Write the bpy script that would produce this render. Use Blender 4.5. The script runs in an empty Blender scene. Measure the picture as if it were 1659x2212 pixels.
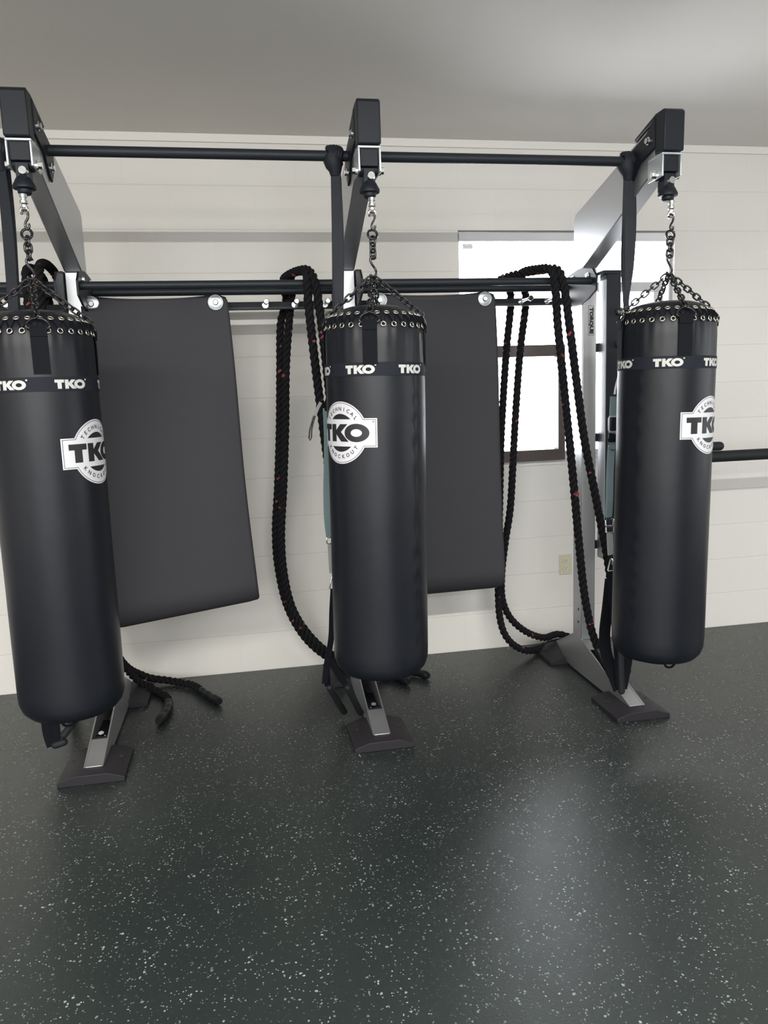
import bpy, bmesh, math, random
from mathutils import Vector, Matrix
random.seed(7)
PI = math.pi
sc = bpy.context.scene
col = sc.collection

# ---------------------------------------------------------------- camera
cam_d = bpy.data.cameras.new('camera'); cam = bpy.data.objects.new('camera', cam_d); col.objects.link(cam)
_r = Vector((0.98310547, -0.17966086, -0.03500886)); _u = Vector((0.06085495, 0.14043372, 0.98821812)); _f = Vector((0.17262769, 0.97365309, -0.14899441))
cam.matrix_world = Matrix(((_r.x, _u.x, -_f.x, 0), (_r.y, _u.y, -_f.y, 0), (_r.z, _u.z, -_f.z, 1.4094), (0, 0, 0, 1)))
cam_d.sensor_fit = 'HORIZONTAL'; cam_d.sensor_width = 36; cam_d.lens = 1656.53 * 36 / 1659
cam_d.clip_start = 0.05; cam_d.clip_end = 200
sc.camera = cam
# ---------------------------------------------------------------- world, lights, exposure
sc.view_settings.view_transform = 'Standard'; sc.view_settings.look = 'None'
sc.view_settings.gamma = 1; sc.view_settings.use_curve_mapping = False
sc.view_settings.exposure = -0.04
sc.cycles.use_denoising = True
w = bpy.data.worlds.new('sky'); sc.world = w; w.use_nodes = True
w.node_tree.nodes['Background'].inputs[0].default_value = (0.93, 0.96, 1.0, 1)
w.node_tree.nodes['Background'].inputs[1].default_value = 13.0

def area(name, loc, rot, sx, sy, power, color=(1, 1, 1)):
    l = bpy.data.lights.new(name, 'AREA'); l.shape = 'RECTANGLE'; l.size = sx; l.size_y = sy
    l.energy = power; l.color = color
    o = bpy.data.objects.new(name, l); o.location = loc; o.rotation_euler = rot; col.objects.link(o); return o
# row of ceiling tube lights just behind the camera, running along the wall
area('tube_light', (-0.6, -0.45, 2.60), (math.radians(12), 0, 0), 6.0, 0.08, 310, (1.0, 0.975, 0.93))
# a second row of the same lights deeper in the gym
area('tube_light_rear', (-0.6, -3.2, 2.62), (0, 0, 0), 6.0, 0.12, 240, (1.0, 0.975, 0.93))
# daylight through the tall windows of the right-hand wall, outside the frame
area('side_daylight', (5.15, 1.2, 1.55), (0, math.radians(90), 0), 1.5, 3.4, 40, (0.86, 0.92, 1.0))
# added soft frontal fill from behind the camera, tinted like daylight
area('rear_fill', (-0.8, -5.4, 1.55), (math.radians(90), 0, 0), 6.5, 1.5, 170, (0.93, 0.96, 1.0))

# ---------------------------------------------------------------- materials
def mat(name, rgb, rough=0.5, metal=0.0, spec=0.5, bump=None, coat=0.0, mottle=0.0, sheen=0.0):
    m = bpy.data.materials.new(name); m.use_nodes = True
    nt = m.node_tree; b = nt.nodes['Principled BSDF']
    b.inputs['Base Color'].default_value = (*rgb, 1); b.inputs['Roughness'].default_value = rough
    b.inputs['Metallic'].default_value = metal; b.inputs['Specular IOR Level'].default_value = spec
    b.inputs['Coat Weight'].default_value = coat
    b.inputs['Sheen Weight'].default_value = sheen
    tc = nt.nodes.new('ShaderNodeTexCoord')
    n = nt.nodes.new('ShaderNodeTexNoise'); n.inputs['Scale'].default_value = (bump[0] if bump else 40); n.inputs['Detail'].default_value = 4
    nt.links.new(tc.outputs['Object'], n.inputs['Vector'])
    r = nt.nodes.new('ShaderNodeMapRange'); r.inputs['To Min'].default_value = max(0.02, rough - 0.05 - mottle); r.inputs['To Max'].default_value = min(1, rough + 0.05 + mottle)
    nt.links.new(n.outputs['Fac'], r.inputs['Value']); nt.links.new(r.outputs[0], b.inputs['Roughness'])
    if bump:
        bp = nt.nodes.new('ShaderNodeBump'); bp.inputs['Strength'].default_value = bump[1]; bp.inputs['Distance'].default_value = bump[2]
        nt.links.new(n.outputs['Fac'], bp.inputs['Height']); nt.links.new(bp.outputs[0], b.inputs['Normal'])
    return m

M = {}
M['silver'] = mat('silver_paint', (0.50, 0.51, 0.53), 0.40, 0.93, bump=(500, 0.05, 0.001))
M['black_steel'] = mat('black_powder_coat', (0.009, 0.012, 0.018), 0.48, 0.0, spec=0.3, bump=(400, 0.15, 0.001))
M['black_bar'] = mat('black_bar_coat', (0.013, 0.017, 0.023), 0.5, 0.0, spec=0.35)
M['black_rubber'] = mat('black_rubber', (0.012, 0.014, 0.017), 0.6, spec=0.3, bump=(120, 0.2, 0.002))
M['foot_rubber'] = mat('foot_plate_coat', (0.015, 0.0135, 0.017), 0.55, spec=0.35)
M['chrome'] = mat('chrome', (0.85, 0.86, 0.87), 0.14, 1.0)
M['zinc'] = mat('zinc_washer', (0.62, 0.67, 0.69), 0.38, 0.7)
M['brass_nickel'] = mat('nickel_grommet', (0.78, 0.74, 0.64), 0.22, 1.0)
M['chain'] = mat('black_chain', (0.03, 0.03, 0.032), 0.25, 0.6, coat=0.3)
M['webbing'] = mat('black_webbing', (0.006, 0.007, 0.010), 0.8, spec=0.15, bump=(300, 0.4, 0.001))
M['band_web'] = mat('logo_band_webbing', (0.010, 0.012, 0.020), 0.7, spec=0.25, bump=(300, 0.3, 0.001))
M['print_grey'] = mat('grey_print', (0.55, 0.55, 0.53), 0.6)
M['print_white'] = mat('white_print', (0.63, 0.63, 0.66), 0.5)
M['print_black'] = mat('black_print', (0.012, 0.012, 0.014), 0.5)
M['mat_foam'] = mat('charcoal_foam', (0.033, 0.032, 0.038), 0.7, spec=0.35, bump=(260, 0.15, 0.001))
M['rope'] = mat('black_rope', (0.007, 0.007, 0.009), 0.8, spec=0.2, bump=(500, 0.6, 0.002))
M['rope_red'] = mat('red_tracer', (0.24, 0.035, 0.04), 0.7)
M['rope_grip'] = mat('rope_grip', (0.007, 0.008, 0.010), 0.4, spec=0.3)
M['teal_web'] = mat('grey_teal_webbing', (0.16, 0.225, 0.24), 0.7, bump=(220, 0.5, 0.001))
M['grey_web'] = mat('grey_webbing', (0.30, 0.30, 0.30), 0.7)
M['band_rubber'] = mat('rubber_band', (0.012, 0.014, 0.021), 0.6, spec=0.3)
M['ivory'] = mat('ivory_plastic', (0.60, 0.57, 0.42), 0.35)
M['slot'] = mat('dark_slot', (0.02, 0.02, 0.02), 0.7)
M['bronze'] = mat('bronze_aluminium', (0.085, 0.068, 0.062), 0.45, 0.3)
M['alu'] = mat('pale_aluminium', (0.55, 0.55, 0.58), 0.4, 0.3)
M['white_pl'] = mat('white_blind', (0.75, 0.75, 0.77), 0.5)

# vinyl of the bags
def vinyl():
    m = mat('black_vinyl', (0.0065, 0.0080, 0.0120), 0.36, spec=0.34, bump=(5, 0.10, 0.02), mottle=0.03)
    nt = m.node_tree; b = nt.nodes['Principled BSDF']
    tc = [n for n in nt.nodes if n.type == 'TEX_COORD'][0]; bp = [n for n in nt.nodes if n.type == 'BUMP'][0]
    n2 = nt.nodes.new('ShaderNodeTexNoise'); n2.inputs['Scale'].default_value = 700
    nt.links.new(tc.outputs['Object'], n2.inputs['Vector'])
    b2 = nt.nodes.new('ShaderNodeBump'); b2.inputs['Strength'].default_value = 0.12; b2.inputs['Distance'].default_value = 0.001
    nt.links.new(n2.outputs['Fac'], b2.inputs['Height']); nt.links.new(bp.outputs[0], b2.inputs['Normal']); nt.links.new(b2.outputs[0], b.inputs['Normal'])
    return m
M['vinyl'] = vinyl()

def block_wall():
    m = bpy.data.materials.new('painted_block_wall'); m.use_nodes = True; nt = m.node_tree; b = nt.nodes['Principled BSDF']
    tc = nt.nodes.new('ShaderNodeTexCoord'); sep = nt.nodes.new('ShaderNodeSeparateXYZ'); cmb = nt.nodes.new('ShaderNodeCombineXYZ')
    nt.links.new(tc.outputs['Object'], sep.inputs[0])
    ad = nt.nodes.new('ShaderNodeMath'); ad.operation = 'ADD'; nt.links.new(sep.outputs['X'], ad.inputs[0]); nt.links.new(sep.outputs['Y'], ad.inputs[1])
    ad2 = nt.nodes.new('ShaderNodeMath'); ad2.operation = 'ADD'; nt.links.new(ad.outputs[0], ad2.inputs[0]); ad2.inputs[1].default_value = -3.95 + 0.289 + 0.4064 * 40
    nt.links.new(ad2.outputs[0], cmb.inputs['X']); nt.links.new(sep.outputs['Z'], cmb.inputs['Y'])
    br = nt.nodes.new('ShaderNodeTexBrick'); nt.links.new(cmb.outputs[0], br.inputs['Vector'])
    br.inputs['Scale'].default_value = 1; br.inputs['Brick Width'].default_value = 0.4064; br.inputs['Row Height'].default_value = 0.2032
    br.inputs['Mortar Size'].default_value = 0.0022; br.inputs['Mortar Smooth'].default_value = 0.9; br.offset = 0.5
    br.inputs['Color1'].default_value = (0.735, 0.715, 0.675, 1); br.inputs['Color2'].default_value = (0.745, 0.725, 0.685, 1)
    br.inputs['Mortar'].default_value = (0.725, 0.705, 0.665, 1)
    n = nt.nodes.new('ShaderNodeTexNoise'); n.inputs['Scale'].default_value = 90; n.inputs['Detail'].default_value = 6; nt.links.new(tc.outputs['Object'], n.inputs['Vector'])
    n2 = nt.nodes.new('ShaderNodeTexNoise'); n2.inputs['Scale'].default_value = 3; nt.links.new(tc.outputs['Object'], n2.inputs['Vector'])
    mx = nt.nodes.new('ShaderNodeMix'); mx.data_type = 'RGBA'; mx.blend_type = 'MULTIPLY'; mx.inputs[0].default_value = 0.05
    nt.links.new(br.outputs['Color'], mx.inputs[6]); nt.links.new(n2.outputs['Fac'], mx.inputs[7]); nt.links.new(mx.outputs[2], b.inputs['Base Color'])
    inv = nt.nodes.new('ShaderNodeMath'); inv.operation = 'MULTIPLY_ADD'; inv.inputs[1].default_value = -1; inv.inputs[2].default_value = 1; nt.links.new(br.outputs['Fac'], inv.inputs[0])
    b1 = nt.nodes.new('ShaderNodeBump'); b1.inputs['Strength'].default_value = 0.16; b1.inputs['Distance'].default_value = 0.0035; nt.links.new(inv.outputs[0], b1.inputs['Height'])
    b2 = nt.nodes.new('ShaderNodeBump'); b2.inputs['Strength'].default_value = 0.16; b2.inputs['Distance'].default_value = 0.002
    nt.links.new(n.outputs['Fac'], b2.inputs['Height']); nt.links.new(b1.outputs[0], b2.inputs['Normal']); nt.links.new(b2.outputs[0], b.inputs['Normal'])
    # bed joints are a little deeper than the head joints
    bb = nt.nodes.new('ShaderNodeTexBrick'); nt.links.new(cmb.outputs[0], bb.inputs['Vector']); bb.inputs['Scale'].default_value = 1
    bb.inputs['Brick Width'].default_value = 400; bb.inputs['Row Height'].default_value = 0.2032; bb.inputs['Mortar Size'].default_value = 0.003; bb.inputs['Mortar Smooth'].default_value = 0.9
    iv = nt.nodes.new('ShaderNodeMath'); iv.operation = 'MULTIPLY_ADD'; iv.inputs[1].default_value = -1; iv.inputs[2].default_value = 1; nt.links.new(bb.outputs['Fac'], iv.inputs[0])
    b3 = nt.nodes.new('ShaderNodeBump'); b3.inputs['Strength'].default_value = 0.35; b3.inputs['Distance'].default_value = 0.0035
    nt.links.new(iv.outputs[0], b3.inputs['Height']); nt.links.new(b2.outputs[0], b3.inputs['Normal']); nt.links.new(b3.outputs[0], b.inputs['Normal'])
    b.inputs['Roughness'].default_value = 0.5; b.inputs['Specular IOR Level'].default_value = 0.35
    return m
M['block'] = block_wall()
M['ceil'] = mat('ceiling_paint', (0.76, 0.73, 0.69), 0.85, bump=(160, 0.25, 0.002))
M['trim'] = mat('trim_paint', (0.76, 0.74, 0.70), 0.5)

def floor_mat():
    m = bpy.data.materials.new('speckled_rubber_floor'); m.use_nodes = True; nt = m.node_tree; b = nt.nodes['Principled BSDF']
    tc = nt.nodes.new('ShaderNodeTexCoord')
    def lk(a, c): nt.links.new(a, c)
    nz = nt.nodes.new('ShaderNodeTexNoise'); nz.inputs['Scale'].default_value = 160; nz.inputs['Detail'].default_value = 3; lk(tc.outputs['Object'], nz.inputs['Vector'])
    mm = nt.nodes.new('ShaderNodeMix'); mm.data_type = 'VECTOR'; mm.inputs[0].default_value = 0.006
    lk(tc.outputs['Object'], mm.inputs[4]); lk(nz.outputs['Color'], mm.inputs[5])
    fac = []
    for sc_, thr, rad in ((120, 0.88, 0.34), (210, 0.87, 0.36)):
        v = nt.nodes.new('ShaderNodeTexVoronoi'); v.inputs['Scale'].default_value = sc_; v.voronoi_dimensions = '3D'; lk(mm.outputs[1], v.inputs['Vector'])
        s = nt.nodes.new('ShaderNodeSeparateColor'); lk(v.outputs['Color'], s.inputs[0])
        g = nt.nodes.new('ShaderNodeMath'); g.operation = 'GREATER_THAN'; g.inputs[1].default_value = thr; lk(s.outputs[0], g.inputs[0])
        rr = nt.nodes.new('ShaderNodeMath'); rr.operation = 'MULTIPLY'; rr.inputs[1].default_value = rad * 1.5; lk(s.outputs[1], rr.inputs[0])
        l = nt.nodes.new('ShaderNodeMath'); l.operation = 'LESS_THAN'; lk(v.outputs['Distance'], l.inputs[0]); lk(rr.outputs[0], l.inputs[1])
        p = nt.nodes.new('ShaderNodeMath'); p.operation = 'MULTIPLY'; lk(g.outputs[0], p.inputs[0]); lk(l.outputs[0], p.inputs[1])
        fac.append(p)
    mx = nt.nodes.new('ShaderNodeMath'); mx.operation = 'MAXIMUM'; lk(fac[0].outputs[0], mx.inputs[0]); lk(fac[1].outputs[0], mx.inputs[1])
    # clusters: flecks thin out in places
    cl = nt.nodes.new('ShaderNodeTexNoise'); cl.inputs['Scale'].default_value = 9; cl.inputs['Detail'].default_value = 3; lk(tc.outputs['Object'], cl.inputs['Vector'])
    cr = nt.nodes.new('ShaderNodeMapRange'); cr.inputs['From Min'].default_value = 0.38; cr.inputs['From Max'].default_value = 0.62; cr.inputs['To Min'].default_value = 0.12; cr.inputs['To Max'].default_value = 0.9; lk(cl.outputs['Fac'], cr.inputs['Value'])
    fm = nt.nodes.new('ShaderNodeMath'); fm.operation = 'MULTIPLY'; lk(mx.outputs[0], fm.inputs[0]); lk(cr.outputs[0], fm.inputs[1])
    base = nt.nodes.new('ShaderNodeMix'); base.data_type = 'RGBA'
    base.inputs[6].default_value = (0.007, 0.012, 0.011, 1); base.inputs[7].default_value = (0.016, 0.0225, 0.0215, 1); lk(nz.outputs['Fac'], base.inputs[0])
    c = nt.nodes.new('ShaderNodeMix'); c.data_type = 'RGBA'; lk(fm.outputs[0], c.inputs[0]); lk(base.outputs[2], c.inputs[6]); c.inputs[7].default_value = (0.30, 0.35, 0.335, 1)
    lk(c.outputs[2], b.inputs['Base Color'])
    r = nt.nodes.new('ShaderNodeMapRange'); r.inputs['To Min'].default_value = 0.34; r.inputs['To Max'].default_value = 0.46; lk(cl.outputs['Fac'], r.inputs['Value']); lk(r.outputs[0], b.inputs['Roughness'])
    bp = nt.nodes.new('ShaderNodeBump'); bp.inputs['Strength'].default_value = 0.25; bp.inputs['Distance'].default_value = 0.002; lk(nz.outputs['Fac'], bp.inputs['Height']); lk(bp.outputs[0], b.inputs['Normal'])
    b.inputs['Specular IOR Level'].default_value = 0.85
    return m
M['floor'] = floor_mat()

def glass_mat():
    m = bpy.data.materials.new('window_glass'); m.use_nodes = True; nt = m.node_tree
    for n in list(nt.nodes): nt.nodes.remove(n)
    o = nt.nodes.new('ShaderNodeOutputMaterial'); t = nt.nodes.new('ShaderNodeBsdfTransparent'); g = nt.nodes.new('ShaderNodeBsdfGlossy'); g.inputs['Roughness'].default_value = 0.02
    f = nt.nodes.new('ShaderNodeFresnel'); f.inputs[0].default_value = 1.45; x = nt.nodes.new('ShaderNodeMixShader')
    nt.links.new(f.outputs[0], x.inputs[0]); nt.links.new(t.outputs[0], x.inputs[1]); nt.links.new(g.outputs[0], x.inputs[2]); nt.links.new(x.outputs[0], o.inputs[0])
    return m
M['glass'] = glass_mat()

# ---------------------------------------------------------------- helpers
def obj(name, bm, m, parent=None, smooth=False, bevel=0.0, angle=35):
    me = bpy.data.meshes.new(name)
    bmesh.ops.recalc_face_normals(bm, faces=bm.faces)
    bm.to_mesh(me); bm.free()
    for mm in (m if isinstance(m, (list, tuple)) else [m]): me.materials.append(mm)
    o = bpy.data.objects.new(name, me); col.objects.link(o)
    if parent: o.parent = parent
    if bevel:
        b = o.modifiers.new('bevel', 'BEVEL'); b.width = bevel; b.segments = 2; b.limit_method = 'ANGLE'; b.angle_limit = math.radians(40)
    if smooth or bevel:
        for p in me.polygons: p.use_smooth = True
        me.set_sharp_from_angle(angle=math.radians(angle))
    return o
def thing(name, label, cat, loc=(0, 0, 0), group=None):
    o = bpy.data.objects.new(name, None); col.objects.link(o); o.location = loc; o.empty_display_size = 0.1
    o['label'] = label; o['category'] = cat
    if group: o['group'] = group
    return o
def struct(o, label=None):
    o['kind'] = 'structure'
    return o
def box(bm, x0, x1, y0, y1, z0, z1):
    vs = [bm.verts.new(p) for p in ((x0, y0, z0), (x1, y0, z0), (x1, y1, z0), (x0, y1, z0), (x0, y0, z1), (x1, y0, z1), (x1, y1, z1), (x0, y1, z1))]
    for f in ((0, 3, 2, 1), (4, 5, 6, 7), (0, 1, 5, 4), (1, 2, 6, 5), (2, 3, 7, 6), (3, 0, 4, 7)): bm.faces.new([vs[i] for i in f])
    return bm
def prism_x(bm, pts, x0, x1):            # polygon in (y, z), extruded along x
    a = [bm.verts.new((x0, y, z)) for y, z in pts]; b = [bm.verts.new((x1, y, z)) for y, z in pts]
    bm.faces.new(a); bm.faces.new(b[::-1]); n = len(pts)
    for i in range(n): bm.faces.new((a[i], a[(i + 1) % n], b[(i + 1) % n], b[i]))
    return bm
def prism_y(bm, pts, y0, y1):            # polygon in (x, z), extruded along y
    a = [bm.verts.new((x, y0, z)) for x, z in pts]; b = [bm.verts.new((x, y1, z)) for x, z in pts]
    bm.faces.new(a); bm.faces.new(b[::-1]); n = len(pts)
    for i in range(n): bm.faces.new((a[i], a[(i + 1) % n], b[(i + 1) % n], b[i]))
    return bm
def frames(pts):
    T = []
    n = len(pts)
    for i in range(n):
        a = pts[max(i - 1, 0)]; b = pts[min(i + 1, n - 1)]
        t = (b - a); T.append(t.normalized() if t.length > 1e-9 else Vector((0, 0, 1)))
    up = Vector((0, 0, 1)) if abs(T[0].z) < 0.9 else Vector((0, 1, 0))
    N = [(up - T[0] * up.dot(T[0])).normalized()]
    for i in range(1, n):
        v = N[-1] - T[i] * N[-1].dot(T[i])
        N.append(v.normalized() if v.length > 1e-6 else N[-1])
    return T, N
def tube(bm, pts, r, seg=12, closed=False, mat_index=0):
    pts = [Vector(p) for p in pts]
    if closed:
        n = len(pts); T = [(pts[(i + 1) % n] - pts[i - 1]).normalized() for i in range(n)]
        c = sum(pts, Vector()) / n
        nn = Vector()
        for i in range(n): nn += (pts[i] - c).cross(pts[(i + 1) % n] - c)
        nn.normalize(); N = [nn] * n
    else:
        T, N = frames(pts)
    rings = []
    for i, p in enumerate(pts):
        rr = r[i] if isinstance(r, (list, tuple)) else r
        B = T[i].cross(N[i])
        rings.append([bm.verts.new(p + (N[i] * math.cos(2 * PI * k / seg) + B * math.sin(2 * PI * k / seg)) * rr) for k in range(seg)])
    m = len(rings)
    for i in range(m if closed else m - 1):
        A = rings[i]; Bq = rings[(i + 1) % m]
        for k in range(seg):
            f = bm.faces.new((A[k], A[(k + 1) % seg], Bq[(k + 1) % seg], Bq[k])); f.material_index = mat_index
    if not closed:
        bm.faces.new(rings[0][::-1]); bm.faces.new(rings[-1])
    return bm
def cyl(bm, a, b, r, seg=20): return tube(bm, [a, b], r, seg)
def rod(bm, a, b, r, seg=20, cap=0.0):   # rod with rounded ends
    a = Vector(a); b = Vector(b); d = (b - a).normalized(); pts = []; rs = []
    for k in range(5):
        t = k / 4 * PI / 2; pts.append(a + d * (r * (1 - math.cos(t)) * 1.0 - 0)); rs.append(max(r * math.sin(t), r * 0.02))
    for k in range(5):
        t = PI / 2 - k / 4 * PI / 2; pts.append(b - d * (r * (1 - math.cos(t)))); rs.append(max(r * math.sin(t), r * 0.02))
    # order of first arc
    pts[:5] = [a + d * (r * (1 - math.cos(k / 4 * PI / 2))) for k in range(5)]
    return tube(bm, pts, rs, seg)
def lathe(bm, prof, seg=64, centre=(0, 0), fn=None, cap_top=True, cap_bot=True):
    rings = []
    for r, z in prof:
        ring = []
        for k in range(seg):
            a = 2 * PI * k / seg; rr = r * (fn(a, z, r) if fn else 1)
            ring.append(bm.verts.new((centre[0] + rr * math.sin(a), centre[1] - rr * math.cos(a), z)))
        rings.append(ring)
    for i in range(len(rings) - 1):
        for k in range(seg): bm.faces.new((rings[i][k], rings[i][(k + 1) % seg], rings[i + 1][(k + 1) % seg], rings[i + 1][k]))
    if cap_bot: bm.faces.new(rings[0][::-1])
    if cap_top: bm.faces.new(rings[-1])
    return bm
def spline(P, step=0.01):
    P = [Vector(p) for p in P]; out = []
    Q = [P[0] * 2 - P[1]] + P + [P[-1] * 2 - P[-2]]
    for i in range(1, len(Q) - 2):
        p0, p1, p2, p3 = Q[i - 1:i + 3]; L = (p2 - p1).length; n = max(2, int(L / step))
        for k in range(n):
            t = k / n
            out.append(0.5 * ((2 * p1) + (p2 - p0) * t + (2 * p0 - 5 * p1 + 4 * p2 - p3) * t * t + (3 * p1 - p0 - 3 * p2 + p3) * t ** 3))
    out.append(P[-1]); return out
def ribbon(bm, pts, width, side, thick=0.003):
    pts = [Vector(p) for p in pts]; T, _ = frames(pts); rings = []
    for i, p in enumerate(pts):
        s = Vector(side[i] if isinstance(side, list) else side); s = (s - T[i] * s.dot(T[i])).normalized(); n = T[i].cross(s)
        ww = width[i] if isinstance(width, (list, tuple)) else width
        rings.append([bm.verts.new(p + s * a * ww / 2 + n * c * thick / 2) for a, c in ((-1, -1), (1, -1), (1, 1), (-1, 1))])
    for i in range(len(rings) - 1):
        for k in range(4): bm.faces.new((rings[i][k], rings[i][(k + 1) % 4], rings[i + 1][(k + 1) % 4], rings[i + 1][k]))
    bm.faces.new(rings[0][::-1]); bm.faces.new(rings[-1]); return bm
def link_pts(L, W, n=20):                # stadium in the local (u, v) plane
    r = W / 2; s = L / 2 - r; out = []
    for k in range(n // 2 + 1): a = -PI / 2 + PI * k / (n // 2); out.append((s + r * math.cos(a), r * math.sin(a)))
    for k in range(n // 2 + 1): a = PI / 2 + PI * k / (n // 2); out.append((-s + r * math.cos(a), r * math.sin(a)))
    return out
def chain(bm, a, b, L=0.026, W=0.016, wire=0.0028, roll=0.0):
    a = Vector(a); b = Vector(b); d = (b - a); D = d.length; d.normalize()
    s1 = d.cross(Vector((0.31, 0.95, 0.1))).normalized(); s2 = d.cross(s1)
    pitch = L - 2.6 * wire; n = max(1, round(D / pitch)); p = D / n
    for i in range(n):
        c = a + d * p * (i + 0.5); ang = roll + (PI / 2 if i % 2 else 0); s = s1 * math.cos(ang) + s2 * math.sin(ang)
        tube(bm, [c + d * u + s * v for u, v in link_pts(L, W, 12)], wire, 6, closed=True)
    return bm

# ---- flat lettering
def glyph_poly(bm, loops, ox=0, oy=0, sx=1, sy=1, mi=0):
    """filled outline with optional holes"""
    edges = []
    for lp in loops:
        vs = [bm.verts.new((ox + x * sx, oy + y * sy, 0)) for x, y in lp]
        for i in range(len(vs)): edges.append(bm.edges.new((vs[i], vs[(i + 1) % len(vs)])))
    r = bmesh.ops.triangle_fill(bm, use_beauty=True, use_dissolve=False, edges=edges)
    for g in r['geom']:
        if isinstance(g, bmesh.types.BMFace): g.material_index = mi
def ell(cx, cy, rx, ry, n=28): return [(cx + rx * math.cos(2 * PI * k / n), cy + ry * math.sin(2 * PI * k / n)) for k in range(n)]
T_ = [[(0, 1), (0, .68), (.24, .68), (.24, 0), (.60, 0), (.60, .68), (.84, .68), (.84, 1)]]
K_ = [[(0, 0), (0, 1), (.34, 1), (.34, .66), (.62, 1), (1.06, 1), (.66, .55), (1.10, 0), (.66, 0), (.34, .42), (.34, 0)]]
def tko(bm, ox, oy, h, mi=0, reg=True, wide=1.0):
    """heavy T K O, cap height h, centred on (ox, oy)"""
    W = (0.84 + 0.07 + 0.92 + 1.20) * wide; x = ox - W * h / 2; y = oy - h / 2
    glyph_poly(bm, T_, x, y, h * wide, h, mi); x += 0.91 * h * wide
    glyph_poly(bm, K_, x, y, h * wide, h, mi); x += 0.90 * h * wide
    glyph_poly(bm, [ell(.60, .5, .62, .52), ell(.60, .5, .28, .22, 20)], x, y, h * wide, h, mi)
    if reg: glyph_poly(bm, [ell(1.28, 1.0, .09, .10, 12)], x, y, h * wide, h, mi)
def text_bm(bm, s, size, place, mi=0, bold=0.0):
    """place(x, y) maps flat text coordinates into bm's plane"""
    c = bpy.data.curves.new('t', 'FONT'); c.body = s; c.size = size; c.align_x = 'CENTER'; c.resolution_u = 2; c.offset = bold
    o = bpy.data.objects.new('t', c); col.objects.link(o)
    dg = bpy.context.evaluated_depsgraph_get(); me = bpy.data.meshes.new_from_object(o.evaluated_get(dg))
    vs = [bm.verts.new((*place(v.co.x, v.co.y), 0)) for v in me.vertices]
    for p in me.polygons:
        try: f = bm.faces.new([vs[i] for i in p.vertices]); f.material_index = mi
        except ValueError: pass
    bpy.data.objects.remove(o); bpy.data.curves.remove(c); bpy.data.meshes.remove(me)
def wrap(bm, R, phi0, z0, thick=0.0006, step=0.006):
    """slice the flat artwork into strips and lay it round a cylinder of radius R about the z axis"""
    bmesh.ops.triangulate(bm, faces=bm.faces[:])
    xs = [v.co.x for v in bm.verts]; x = min(xs) + step
    while x < max(xs):
        bmesh.ops.bisect_plane(bm, geom=bm.verts[:] + bm.edges[:] + bm.faces[:], plane_co=(x, 0, 0), plane_no=(1, 0, 0)); x += step
    bmesh.ops.recalc_face_normals(bm, faces=bm.faces)
    for f in bm.faces:
        if f.normal.z < 0: f.normal_flip()
    for v in bm.verts:
        a = phi0 + v.co.x / R; rr = R + v.co.z
        v.co = Vector((rr * math.sin(a), -rr * math.cos(a), z0 + v.co.y))
    return bm
def solid_obj(name, bm, m, parent, thick=0.0006):
    o = obj(name, bm, m, parent); return o

# ---------------------------------------------------------------- room
H = 2.67; YW = 3.95; XL = -4.2; XR = 5.2; YF = -5.5
WX0, WX1, WZ0, WZ1 = 1.135, 2.345, 1.02, 2.235
bm = bmesh.new(); box(bm, XL - .2, XR + .2, YF - .2, YW + .2, -0.1, 0)
struct(obj('floor', bm, M['floor']))
bm = bmesh.new(); box(bm, XL - .2, XR + .2, YF - .2, YW + .2, H, H + 0.1)
struct(obj('ceiling', bm, M['ceil']))
bm = bmesh.new()
box(bm, XL, WX0, YW, YW + .2, 0, H); box(bm, WX1, XR, YW, YW + .2, 0, H); box(bm, WX0, WX1, YW, YW + .2, 0, WZ0); box(bm, WX0, WX1, YW, YW + .2, WZ1, H)
struct(obj('wall_back', bm, M['block']))
bm = bmesh.new(); box(bm, XL - .2, XL, YF, YW + .2, 0, H); struct(obj('wall_left', bm, M['block']))
bm = bmesh.new(); box(bm, XR, XR + .2, YF, YW + .2, 0, H); struct(obj('wall_right', bm, M['block']))
bm = bmesh.new(); box(bm, XL, XR, YF - .2, YF, 0, H); struct(obj('wall_front', bm, M['block']))
bm = bmesh.new(); box(bm, XL, XR, YW - .012, YW, H - .038, H); struct(obj('trim_1', bm, M['trim'], bevel=0.002))

# window with a bronze lower-left sash and a taller right sash
win = bpy.data.objects.new('window_1', None); col.objects.link(win); win['kind'] = 'structure'; win.location = ((WX0 + WX1) / 2, YW + .06, WZ0)
WL = Vector(win.location)
def wpart(name, boxes, m, bev=0.002):
    bm = bmesh.new()
    for b in boxes: box(bm, b[0] - WL.x, b[1] - WL.x, b[2] - WL.y, b[3] - WL.y, b[4] - WL.z, b[5] - WL.z)
    return obj(name, bm, m, win, bevel=bev)
fy0, fy1 = YW + .03, YW + .075
wpart('window_frame', [(WX0, WX0 + .012, fy0, fy1 + .03, WZ0, WZ1), (WX1 - .012, WX1, fy0, fy1 + .03, WZ0, WZ1), (WX0, WX1, fy0, fy1 + .03, WZ1 - .02, WZ1), (WX0, WX1, fy0, fy1 + .03, WZ0, WZ0 + .015)], M['alu'])
wpart('lower_sash', [(WX0 + .012, 1.722, fy0 - .02, fy1, WZ0 + .012, WZ0 + .072), (WX0 + .012, 1.722, fy0 - .02, fy1, 1.592, 1.652), (1.684, 1.722, fy0 - .02, fy1, WZ0 + .07, 1.592), (WX0 + .012, WX0 + .045, fy0 - .02, fy1, WZ0 + .07, 1.592)], M['bronze'])
wpart('side_sash', [(1.85, 2.30, fy0, fy1 + .01, 1.925, 1.975), (2.245, 2.30, fy0, fy1 + .01, WZ0 + .015, 1.925), (1.722, 2.245, fy0, fy1, WZ0 + .015, WZ0 + .06)], M['alu'])  # pale tone puts the window's bloom into the sash colour
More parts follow.
